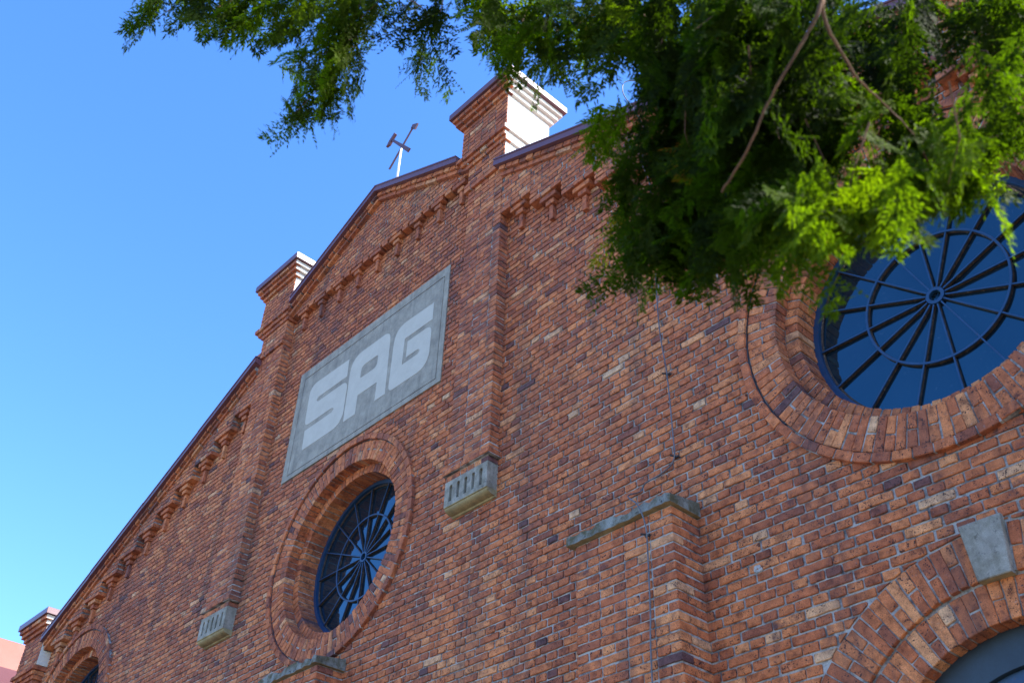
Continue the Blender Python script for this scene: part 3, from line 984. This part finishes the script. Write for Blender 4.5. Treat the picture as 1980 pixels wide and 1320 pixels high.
# ---- arched openings with keystone
def arched(sx):
    cx, cz = sx * ARCHX, ARCHZ
    m = MB()
    near = sx > 0
    m.annulus(cx, cz, 1.295, 1.60, 0.009, 0.12, 60, 0, 0, math.pi)
    m.annulus(cx, cz, 1.03, 1.30, 0.034, 0.36, 60, 0, 0, math.pi)
    ka = 0.085    # keystone half angle
    radial(m, cx, cz, 1.29, 1.60, -0.002, 0.05, 0.078, True, 0.0, math.pi / 2 - ka, near=near)
    radial(m, cx, cz, 1.29, 1.60, -0.002, 0.05, 0.078, True, math.pi / 2 + ka, math.pi, near=near)
    radial(m, cx, cz, 1.02, 1.275, 0.024, 0.15, 0.078, True, 0, math.pi, near=near)
    for s2 in (-1, 1):
        xa, xb = sorted((cx + s2 * 1.02, cx + s2 * 1.60))
        m.box(xa + .01, xb - .01, .009, .36, -.3, cz, 0)
        lay(m, xa, xb, 0, cz, -0.002, 0.15, near=False)
    o = m.build("arched_doorway", [M_['mortar'], M_['brick']], hall, colattr=True)
    k = MB()
    b0, b1 = 1.265, 1.64
    w0, w1 = .105, .135
    yf = -.045
    P = [(cx - w0, cz + b0), (cx + w0, cz + b0), (cx + w1, cz + b1), (cx - w1, cz + b1)]
    I = [(cx - w0 + .006, cz + b0 + .006), (cx + w0 - .006, cz + b0 + .006), (cx + w1 - .006, cz + b1 - .006), (cx - w1 + .006, cz + b1 - .006)]
    v = [(x, .05, z) for x, z in P] + [(x, yf + .006, z) for x, z in P] + [(x, yf, z) for x, z in I]
    F = [(0, 1, 5, 4), (1, 2, 6, 5), (2, 3, 7, 6), (3, 0, 4, 7), (4, 5, 9, 8), (5, 6, 10, 9), (6, 7, 11, 10), (7, 4, 8, 11), (8, 9, 10, 11)]
    k.add(v, F)
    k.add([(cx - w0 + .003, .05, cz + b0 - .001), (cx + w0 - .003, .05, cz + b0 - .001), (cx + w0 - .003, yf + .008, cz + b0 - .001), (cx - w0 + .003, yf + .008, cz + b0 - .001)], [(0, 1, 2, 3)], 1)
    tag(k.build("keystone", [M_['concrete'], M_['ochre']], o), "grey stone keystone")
    f = MB()
    f.annulus(cx, cz, .80, 1.025, .15, .30, 60, 0, 0, math.pi)
    for s2 in (-1, 1):
        xa, xb = sorted((cx + s2 * .80, cx + s2 * 1.025)); f.box(xa, xb, .15, .30, 0, cz - .001)
    f.build("door_frame", M_['slate'], o)
    f = MB()
    f.annulus(cx, cz, .715, .795, .19, .28, 60, 0, 0, math.pi)
    f.box(cx - .797, cx + .797, .20, .275, cz - .05, cz - .003)
    for a in (45, 90, 135):
        a = R(a); ca, sa = math.cos(a), math.sin(a)
        pts = [(cx + r * ca - t * sa, cz + r * sa + t * ca) for (r, t) in ((.02, -.022), (.72, -.022), (.72, .022), (.02, .022))]
        f.extrude(pts, .20, .27)
    for s2 in (-1, 1):
        xa, xb = sorted((cx + s2 * .01, cx + s2 * .797)); f.box(xa, xb, .21, .26, .02, cz - .052)
        f.box(xa + .12, xb - .12, .196, .2105, .25, 1.3); f.box(xa + .12, xb - .12, .196, .2105, 1.5, 2.8)
    f.build("door_leaf", M_['blue'], o)
    g = MB(); g.annulus(cx, cz, .001, .74, .262, .268, 60, 0, 0, math.pi)
    g.build("fanlight_glass", M_['glass'], o)
arched(1); arched(-1)

for (ax, az, rr) in ((5.745, 5.03, .013),):
    m = MB()
    n = 18
    v = []
    for i in range(n):
        a = 2 * math.pi * i / n
        e = 1 + noise.noise(Vector((math.cos(a) * 2, math.sin(a) * 2, ax * 9))) * .5
        ro = (rr * 1.9 + .012) * e
        v += [(ax + ro * math.cos(a), .004, az + ro * math.sin(a)), (ax + ro * .8 * math.cos(a), -.006, az + ro * .8 * math.sin(a)), (ax + rr * .55 * math.cos(a), -.006, az + rr * .55 * math.sin(a)), (ax + rr * .5 * math.cos(a), .012, az + rr * .5 * math.sin(a))]
    F = []
    for i in range(n):
        j = (i + 1) % n
        for k in range(3): F.append((i * 4 + k, i * 4 + k + 1, j * 4 + k + 1, j * 4 + k))
    m.add(v, F, 0)
    m.add([v[i * 4 + 3] for i in range(n)], [tuple(range(n))], 1)
    m.build("anchor_hole", [M_['mortar'], M_['black']], hall)

# ---- rest of the hall: roof, side and back walls
r = MB()
for (xa, xb) in ((-9.5, -2.85), (-2.85, -2.0), (-2.0, 0), (0, 2.0), (2.0, 2.85), (2.85, 9.5)):
    def zr(x):
        return 12.9 - 0.45 * abs(x)
    za, zb = zr(xa) - .45, zr(xb) - .45
    r.add([(xa, .36, za), (xb, .36, zb), (xb, 22, zb), (xa, 22, za)], [(0, 1, 2, 3)])
r.build("roof", M_['roof'], hall)
sdw = MB()
for x in (-9.68, 9.33): sdw.box(x, x + .35, .361, 22, -.3, 8.1)
sdw.box(-9.32, 9.32, 21.6, 21.95, -.3, 8.1)
sdw.build("side_wall", M_['plum'], hall)

# ================================================================= SIGN PANEL
def roundpoly(pts, seg=6):
    """pts: (x,z,r)"""
    out = []
    n = len(pts)
    for i in range(n):
        x, z, rr = pts[i]
        p = np.array((x, z)); a = np.array(pts[i - 1][:2]); b = np.array(pts[(i + 1) % n][:2])
        if rr <= 0: out.append((x, z)); continue
        ua = (a - p) / np.linalg.norm(a - p); ub = (b - p) / np.linalg.norm(b - p)
        p0, p1 = p + ua * rr, p + ub * rr
        for k in range(seg + 1):
            t = k / seg
            q = (1 - t) ** 2 * p0 + 2 * t * (1 - t) * (p * 0.9 + (p0 + p1) * .05) + t ** 2 * p1
            out.append((float(q[0]), float(q[1])))
    return out
SG = Vector((0.05, -0.01, 9.72))
sign = empty("wall_sign", SG)
tag(sign, "large grey concrete plaque with pale letters SAG on the gable", "sign")
m = MB()
x0, x1, z0, z1 = -1.63, 1.77, 8.785, 10.645
m.extrude([(x0, z0), (x1, z0), (x1, z1), (x0, z1)], -0.012, 0.03, 0, [[(x0 + .125, z0 + .075), (x0 + .125, z1 - .14), (x1 - .09, z1 - .14), (x1 - .09, z0 + .075)]])
m.build("border", M_['panel'], sign)
m = MB()
m.box(x0 + .137, x1 - .102, -0.011, .02, z0 + .087, z1 - .152)
m.build("panel", M_['panel'], sign)
letters = {
 'S': ([(-.35, 10.25, 0), (-1.29, 10.27, .17), (-1.27, 9.56, .10), (-.60, 9.56, .0), (-.55, 9.52, 0), (-.60, 9.48, .0), (-1.24, 9.48, 0), (-1.22, 9.15, 0), (-.29, 9.15, .22), (-.30, 9.87, .13), (-1.02, 9.87, 0), (-1.06, 9.91, 0), (-1.02, 9.95, 0), (-.34, 9.95, 0)], []),
 'A': ([(-.26, 9.16, 0), (-.28, 10.22, .24), (.60, 10.22, .14), (.64, 9.16, 0), (.42, 9.16, 0), (.42, 9.46, 0), (.0, 9.46, 0), (0.0, 9.16, 0)], [[(-.0, 9.74, .03), (.37, 9.74, .08), (.37, 9.94, .03), (-.0, 9.94, .08)]]),
 'G': ([(1.50, 10.16, 0), (.70, 10.18, .24), (.70, 9.15, .10), (1.50, 9.15, .22), (1.50, 9.80, .12), (1.01, 9.80, 0), (1.01, 9.54, 0), (1.26, 9.54, 0), (1.30, 9.50, 0), (1.26, 9.46, 0), (.94, 9.46, 0), (.94, 9.88, 0), (1.50, 9.88, 0)], []),
}
for ch, (outer, hs_) in letters.items():
    m = MB()
    m.extrude(roundpoly(outer), -0.0145, -0.005, 0, [roundpoly(h) for h in hs_])
    o = m.build("letter", M_['letter'], sign)
    tag(o, "pale letter " + ch)

# ================================================================= EMBLEM ON THE ROOF PEAK
EX, EY = 0.44, -0.16
emb = empty("roof_emblem", (EX, EY, 13.1))
tag(emb, "crossed hammer and pick emblem on a white pole above the gable peak", "emblem")
m = MB(); m.tube([(EX, EY, 13.0), (EX, EY, 13.9)], .017, 10)
m.build("pole", M_['white'], emb, smooth=True)
def bar(m, a, b, w0, w1, y, t):
    a = np.array(a); b = np.array(b); d = (b - a) / np.linalg.norm(b - a); nn = np.array((-d[1], d[0]))
    m.extrude([tuple(a - nn * w0), tuple(b - nn * w1), tuple(b + nn * w1), tuple(a + nn * w0)], y - t / 2, y + t / 2)
m = MB()
bar(m, (0.16, 14.30), (0.70, 13.60), .020, .036, EY - .02, .025)       # handle
m.extrude([(.23, 14.40), (.265, 14.345), (.20, 14.29), (.13, 14.20), (.045, 14.21), (.115, 14.31)], EY - .04, EY + .0)
m.build("hammer", M_['emblem'], emb)
m = MB()
bar(m, (0.15, 13.64), (0.66, 14.20), .018, .013, EY + .02, .02)
m.extrude([(.61, 14.21), (.65, 14.28), (.79, 14.19), (.73, 14.10)], EY + .01, EY + .035)
m.build("pick", M_['emblem'], emb)

# ================================================================= LIGHTNING CABLE
cab = empty("lightning_cable", (5.1, 0, 2))
tag(cab, "thin grey lightning cable hooked over the coping and running down the wall", "cable")
m = MB()
def smooth_path(P, n=6):
    P = [Vector(p_) for p_ in P]; out = []
    for i in range(len(P) - 1):
        p0 = P[max(i - 1, 0)]; p1 = P[i]; p2 = P[i + 1]; p3 = P[min(i + 2, len(P) - 1)]
        for k in range(n):
            t = k / n
            out.append(0.5 * ((2 * p1) + (p2 - p0) * t + (2 * p0 - 5 * p1 + 4 * p2 - p3) * t * t + (3 * p1 - p0 - 3 * p2 + p3) * t ** 3))
    out.append(P[-1]); return out
m.tube(smooth_path([(5.75, .5, 10.62), (5.5, .1, 10.85), (5.15, -.30, 10.98), (5.08, -.37, 10.78), (5.2, -.30, 10.35), (5.18, -.15, 10.15), (5.10, -.15, 9.8), (5.10, -.05, 9.5), (5.09, -.05, 8.7), (5.07, -.05, 7.7), (5.11, -.045, 7.1), (5.12, -.045, 6.5),
                (5.11, -.045, 6.22), (4.98, -.05, 6.14), (4.80, -.05, 6.12), (4.76, -.08, 6.04), (4.86, -.36, 5.84), (5.0, -.41, 5.68), (5.04, -.38, 5.5), (5.03, -.36, 5.30), (5.02, -.36, 4.8), (5.0, -.36, 4.3), (5.0, -.36, 2.0)]), .0062, 8)
m.build("wire", M_['steel'], cab, smooth=True)
for (x, y, z) in ((5.105, 0, 7.10), (5.12, 0, 6.24), (5.03, -.33, 5.42), (5.10, -.0, 8.5)):
    m = MB()
    m.tube([(x + .02, y + .01, z + .012), (x - .035, y - .062, z + .02)], .008, 6)
    m.tube([(x - .012, y - .03, z), (x + .03, y - .03, z + .005)], .011, 6)
    m.build("clip", M_['black'], cab)

# cable lying in the groove of each ring
for i, (wx, wz, s, near) in enumerate(WIN):
    m = MB()
    pts = []
    for k in range(-30, 215, 3) if i != 1 else range(-60, 240, 3):
        a = R(k); rr = 1.453 * s + .003 * math.sin(k * .7)
        pts.append((wx + rr * math.cos(a), -0.012, wz + rr * math.sin(a)))
    m.tube(pts, .006, 6)
    o = m.build("ring_cable", M_['black'])
    tag(o, ["thin black cable in the brick ring of the far left window", "thin black cable in the brick ring of the window under the sign", "thin black cable in the brick ring of the large near window"][i], "cable", "cables around the round windows")

# ================================================================= GROUND and ANNEX
m = MB(); m.add([(-400, -400, 0), (400, -400, 0), (400, 400, 0), (-400, 400, 0)], [(0, 1, 2, 3)])
tag(m.build("ground", M_['ground']), kind="structure")

an = empty("annex_building", (-14, 2, 0))
tag(an, "salmon rendered annex with dark plum wall left of the brick hall", "building")
m = MB(); m.box(-16.5, -12.6, -0.5, 12, 0, 9.76); m.build("upper_wall", M_['salmon'], an)
m = MB(); m.box(-16.4, -11.6, -3.5, 11, 0, 8.87); m.build("lower_wall", M_['plum'], an)
m = MB(); m.tube([(-11.5, -2.2, 8.95), (-11.2, -1.2, 8.8), (-10.6, -.5, 8.35), (-10.45, -.35, 8.15), (-10.45, -.3, 2.0)], .06, 10); m.build("downpipe", M_['steel'], an, smooth=True)
m = MB(); m.tube(smooth_path([(-12.5, -2.6, 9.6), (-12.2, -1.6, 9.3), (-11.6, -.8, 9.15), (-11.0, -.5, 8.95), (-10.7, -.4, 8.4)]), .02, 6)
m.build("wire", M_['black'], an, smooth=True)

# ================================================================= CONIFER overhanging from the right
def at(u, v, d):
    """world point at distance d along a view ray (pixel of the 1980 px photo)"""
    k = (u - 990) / 1980.47; l = (660 - v) / 1980.47
    dr = (CAM_W + CAM_R * k + CAM_U * l).normalized()
    return CAM + dr * d

tree = empty("conifer_tree", (13.2, -6.0, 0))
tag(tree, "feathery green conifer with brown twigs hanging over the top right of the facade", "tree")
m = MB()
tp = [(13.2, -6.0, -.1), (13.15, -6.0, 1.5), (13.25, -6.05, 3.2), (13.2, -6.1, 5.0), (13.3, -6.0, 6.5), (13.25, -6.0, 8.0)]
m.tube(smooth_path(tp), [.24 - .2 * i / 30 for i in range(31)], 14)
m.build("trunk", M_['bark'], tree, smooth=True)
LIMBS = []
def limb(pts, r0, r1, n=6):
    P = smooth_path(pts, n)
    P = [P[0]] + [p_ + Vector((random.uniform(-1, 1), random.uniform(-1, 1), random.uniform(-1, 1))) * r1 * 0.8 for p_ in P[1:]]
    m = MB(); k = len(P)
    m.tube(P, [r1 + (r0 - r1) * (1 - i / (k - 1)) ** 3.2 for i in range(k)], 8)
    m.build("limb", M_['bark'], tree, smooth=True)
    LIMBS.append(P)
A0 = at(1625, -170, 3.15)
limb([(13.2, -6.05, 3.8), (11.8, -5.2, 4.6), (10.3, -4.4, 4.7), A0, at(1590, 0, 2.9), at(1565, 60, 2.85), at(1500, 170, 2.8), at(1445, 290, 2.8), at(1395, 370, 2.85)], .03, .003)
limb([at(1597, -30, 2.93), at(1592, 30, 2.9), at(1650, 140, 2.9), at(1715, 205, 2.95), at(1765, 260, 3.1), at(1800, 330, 3.2)], .0075, .0025)
limb([(13.2, -6.05, 4.6), (11.6, -5.6, 5.8), (9.6, -4.4, 6.2), at(1200, -90, 4.8), at(900, -60, 5.0), at(640, -50, 5.2), at(400, -60, 5.4)], .06, .006)
limb([(13.2, -6.0, 3.2), (11.6, -4.8, 3.9), (10.4, -3.9, 4.3), at(1980, 60, 3.9), at(1850, 130, 3.8), at(1740, 220, 3.7)], .05, .004)
limb([at(900, -60, 5.0), at(780, -20, 4.8), at(690, 30, 4.7), at(625, 150, 4.6)], .012, .003)
limb([at(1200, -90, 4.8), at(1240, 20, 4.3), at(1310, 140, 4.0), at(1330, 300, 3.9), at(1290, 440, 3.8)], .014, .003)

def spray_template(L, seed):
    rs = random.Random(seed)
    q = []      # quads of 4 points in x(along) y(side) z(normal)
    def leaf(p_, ang, ln, w, z, tilt):
        ca, sa = math.cos(ang), math.sin(ang)
        a = np.array([ca, sa, tilt]); b = np.array([-sa, ca, rs.uniform(-.5, .5)]) * w
        p_ = np.array([p_[0], p_[1], z])
        q.append([p_, p_ + a * ln * .45 + b, p_ + a * ln, p_ + a * ln * .45 - b])
    def droop(x): return -0.9 * x * x
    def rachis(p0, ang, ln, leafl, zoff):
        n = max(3, int(ln / .0135)); cur = rs.uniform(-.35, .35)
        for i in range(n):
            t = i / n; a = ang + cur * t
            x = p0[0] + ln * t * math.cos(a); y = p0[1] + ln * t * math.sin(a)
            z = zoff - 1.5 * (y * y) + droop(x)
            for s in (-1, 1):
                leaf((x, y), a + s * rs.uniform(.35, .7), leafl * rs.uniform(.75, 1.15) * (1 - .45 * t), .0046, z, rs.uniform(-.3, .2))
        for i in range(4):
            A = []
            for t in (i / 4, (i + 1) / 4):
                a = ang + cur * t
                x = p0[0] + ln * t * math.cos(a); y = p0[1] + ln * t * math.sin(a)
                A.append((x, y, zoff - 1.5 * y * y + droop(x), a))
            w_ = .0022 * (1 - i / 5)
            q.append([np.array([A[0][0] + math.sin(A[0][3]) * w_, A[0][1] - math.cos(A[0][3]) * w_, A[0][2]]), np.array([A[1][0] + math.sin(A[1][3]) * w_ * .8, A[1][1] - math.cos(A[1][3]) * w_ * .8, A[1][2]]),
                      np.array([A[1][0] - math.sin(A[1][3]) * w_ * .8, A[1][1] + math.cos(A[1][3]) * w_ * .8, A[1][2]]), np.array([A[0][0] - math.sin(A[0][3]) * w_, A[0][1] + math.cos(A[0][3]) * w_, A[0][2]])])
        leaf((p0[0] + ln * math.cos(ang + cur), p0[1] + ln * math.sin(ang + cur)), ang + cur, leafl, .003, zoff - 1.5 * (p0[1] + ln * math.sin(ang + cur)) ** 2 + droop(p0[0] + ln * math.cos(ang + cur)), 0)
    nb = int(L / .026)
    for i in range(nb):
        t = (i + .6) / nb; x = L * t
        env = (1 - t) ** .8 * min(1, .35 + t * 3)
        for s in (-1, 1):
            if rs.random() < .1: continue
            ln = (0.36 * L) * env * rs.uniform(.7, 1.15) + .012
            rachis((x, 0), s * rs.uniform(.65, .95), ln, .030, rs.uniform(-.008, .008))
    rachis((0, 0), 0, L, .018, 0)
    for i in range(6):
        x = L * i / 6; x2 = L * (i + 1) / 6
        q.append([np.array([x, -.0014, droop(x)]), np.array([x2, -.001, droop(x2)]), np.array([x2, .001, droop(x2)]), np.array([x, .0014, droop(x)])])
    return np.array(q)
TPL = [spray_template(L, 100 + i) for i, L in enumerate((.30, .26, .34, .22, .28, .2))]
Fv = []; Fc = []
def spray(p_, d, nrm, sc, tonev):
    q = TPL[random.randrange(len(TPL))]
    x = np.array(d); nz = np.array(nrm); nz = nz - x * nz.dot(x); nz /= np.linalg.norm(nz); y = np.cross(nz, x)
    V = q.reshape(-1, 3) * sc
    V = V[:, :1] * x + V[:, 1:2] * y + V[:, 2:] * nz + np.array(p_)
    Fv.append(V.astype(np.float32))
    c = np.clip(tonev + rng.normal(0, .06, len(q)), 0, .92)
    if random.random() < .006:
        c[:] = np.clip(rng.normal(.96, .03, len(q)), .9, 1)
    C = np.ones((len(q), 4), np.float32); C[:, 0] = c
    Fc.append(np.repeat(C, 4, axis=0))
TW = MB()
def clump(u, v, ru, rv, d0, d1, n, tn, dirv=(-.30, -.05, -1.0), sc=1.0, twigs=True, spread=.55):
    c = at(u, v, (d0 + d1) / 2)
    if d1 <= 3.35:
        sc *= .78; v -= 36
    if twigs and d1 > 3.65 and min((p_ - c).length for L in LIMBS for p_ in L) < .6:
        best = min((p_ for L in LIMBS for p_ in L), key=lambda p_: (p_ - c).length)
        mid = (best + c) / 2 + Vector((random.uniform(-.1, .1), random.uniform(-.1, .1), .08))
        P = smooth_path([best, mid, c], 5)
        TW.tube(P, [.0035 - .002 * i / (len(P) - 1) for i in range(len(P))], 5)
    for i in range(n):
        a = random.random() * 2 * math.pi; r_ = math.sqrt(random.random())
        uu, vv = u + ru * r_ * math.cos(a), v + rv * r_ * math.sin(a)
        d = random.uniform(d0, d1)
        p_ = at(uu, vv, d)
        dv = Vector(dirv) + Vector((random.gauss(0, spread), random.gauss(0, spread), random.gauss(0, spread * .6)))
        dv.normalize()
        # the frond hangs with its middle at the sampled point
        p0 = p_ - dv * .14 * sc
        nv = Vector((random.gauss(0, 1), random.gauss(0, 1), random.gauss(0.4, .8)))
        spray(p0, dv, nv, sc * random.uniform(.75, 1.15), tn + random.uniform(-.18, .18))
        if i % 24 == 7:
            TW.tube([p0 - dv * .12 + Vector((random.uniform(-.05, .05), random.uniform(-.05, .05), .04)), p0, p0 + dv * .15 * sc], [.003, .002, .001], 4)
dn = (-.25, 0, -1)
CL = [  # last value is leaf tone: sunlit fronds painted brighter, shaded core darker
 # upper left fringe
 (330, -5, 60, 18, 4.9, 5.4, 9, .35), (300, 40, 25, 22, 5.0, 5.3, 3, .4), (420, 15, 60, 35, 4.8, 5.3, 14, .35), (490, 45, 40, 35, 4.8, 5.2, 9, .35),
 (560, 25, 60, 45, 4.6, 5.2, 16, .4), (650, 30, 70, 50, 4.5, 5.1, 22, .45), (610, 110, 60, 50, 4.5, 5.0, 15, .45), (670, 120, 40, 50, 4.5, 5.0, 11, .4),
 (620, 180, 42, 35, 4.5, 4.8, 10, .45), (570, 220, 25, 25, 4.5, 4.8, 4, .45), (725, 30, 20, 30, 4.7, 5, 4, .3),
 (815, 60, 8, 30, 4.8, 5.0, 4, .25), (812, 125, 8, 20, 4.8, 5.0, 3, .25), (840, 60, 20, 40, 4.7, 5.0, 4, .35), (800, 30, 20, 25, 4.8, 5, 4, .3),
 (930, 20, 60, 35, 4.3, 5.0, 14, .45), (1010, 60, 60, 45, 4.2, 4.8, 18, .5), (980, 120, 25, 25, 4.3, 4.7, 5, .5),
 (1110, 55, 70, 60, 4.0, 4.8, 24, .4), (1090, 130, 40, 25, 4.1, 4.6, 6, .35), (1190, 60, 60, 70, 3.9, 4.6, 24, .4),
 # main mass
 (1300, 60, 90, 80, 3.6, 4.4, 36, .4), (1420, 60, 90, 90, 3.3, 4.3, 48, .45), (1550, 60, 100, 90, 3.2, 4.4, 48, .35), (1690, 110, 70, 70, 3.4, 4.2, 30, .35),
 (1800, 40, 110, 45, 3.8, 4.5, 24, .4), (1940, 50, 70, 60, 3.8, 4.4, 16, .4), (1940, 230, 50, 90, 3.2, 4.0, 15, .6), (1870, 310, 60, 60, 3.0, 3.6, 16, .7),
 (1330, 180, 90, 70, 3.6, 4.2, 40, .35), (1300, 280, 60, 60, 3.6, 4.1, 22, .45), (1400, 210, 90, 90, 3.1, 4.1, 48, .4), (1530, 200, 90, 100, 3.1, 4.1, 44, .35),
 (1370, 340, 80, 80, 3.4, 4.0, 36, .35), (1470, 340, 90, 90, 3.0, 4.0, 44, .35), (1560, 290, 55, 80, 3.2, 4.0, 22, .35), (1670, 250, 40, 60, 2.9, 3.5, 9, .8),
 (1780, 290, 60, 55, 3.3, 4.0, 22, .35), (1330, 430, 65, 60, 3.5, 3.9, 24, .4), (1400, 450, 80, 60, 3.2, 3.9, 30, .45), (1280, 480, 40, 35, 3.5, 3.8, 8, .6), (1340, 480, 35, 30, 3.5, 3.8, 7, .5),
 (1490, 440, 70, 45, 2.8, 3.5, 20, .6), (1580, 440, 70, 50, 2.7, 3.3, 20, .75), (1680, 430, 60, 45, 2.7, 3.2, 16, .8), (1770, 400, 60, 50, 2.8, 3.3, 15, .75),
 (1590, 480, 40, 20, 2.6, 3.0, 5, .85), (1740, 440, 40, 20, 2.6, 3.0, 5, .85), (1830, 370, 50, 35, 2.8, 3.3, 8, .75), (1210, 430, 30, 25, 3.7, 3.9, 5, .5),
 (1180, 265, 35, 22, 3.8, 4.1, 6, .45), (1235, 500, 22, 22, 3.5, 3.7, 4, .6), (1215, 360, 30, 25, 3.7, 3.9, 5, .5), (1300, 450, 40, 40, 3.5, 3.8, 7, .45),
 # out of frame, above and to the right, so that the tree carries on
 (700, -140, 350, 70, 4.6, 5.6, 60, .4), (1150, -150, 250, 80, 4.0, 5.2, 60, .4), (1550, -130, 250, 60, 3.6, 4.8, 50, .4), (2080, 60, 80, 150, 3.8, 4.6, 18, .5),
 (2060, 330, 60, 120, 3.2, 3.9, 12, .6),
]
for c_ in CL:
    c_ = list(c_)
    if c_[0] < 1200: c_[7] += .22  # backlight on the left fronds put into their leaf colour
    c_[6] = int(c_[6] * (1.25 if c_[5] <= 3.35 or c_[0] > 1820 else (1.25 if c_[4] < 4 and c_[1] > 0 else 1.1)))
    clump(*c_)
# the rest of the crown round the trunk (outside the picture)
for i in range(380):
    z = random.uniform(3.2, 8.6); rr = (1 - (z - 3.0) / 7.0) * 2.1 + .25
    a = random.random() * 2 * math.pi; r_ = rr * math.sqrt(random.uniform(.15, 1))
    c0 = Vector((13.2 + r_ * math.cos(a), -6.0 + r_ * math.sin(a), z))
    if (c0 - CAM).length < 2.6: continue
    dv = Vector((math.cos(a) * .7, math.sin(a) * .7, -.7)).normalized()
    spray(c0, dv, Vector((random.gauss(0, 1), random.gauss(0, 1), 1)), 1.6, random.uniform(.25, .6))
tag(TW.build("twigs", M_['bark'], tree), kind="stuff")
V = np.concatenate(Fv); nq = len(V) // 4
fm = MB()
fm.v = [V]; fm.nv = len(V); fm.loops = np.arange(len(V)); fm.tot = np.full(nq, 4); fm.mi = np.zeros(nq); fm.c = [np.concatenate(Fc)]
fo = fm.build("foliage", M_['leaf'], tree, colattr=True)
print("foliage quads", nq, "total polys", sum(len(o.data.polygons) for o in bpy.data.objects if o.type == 'MESH'))
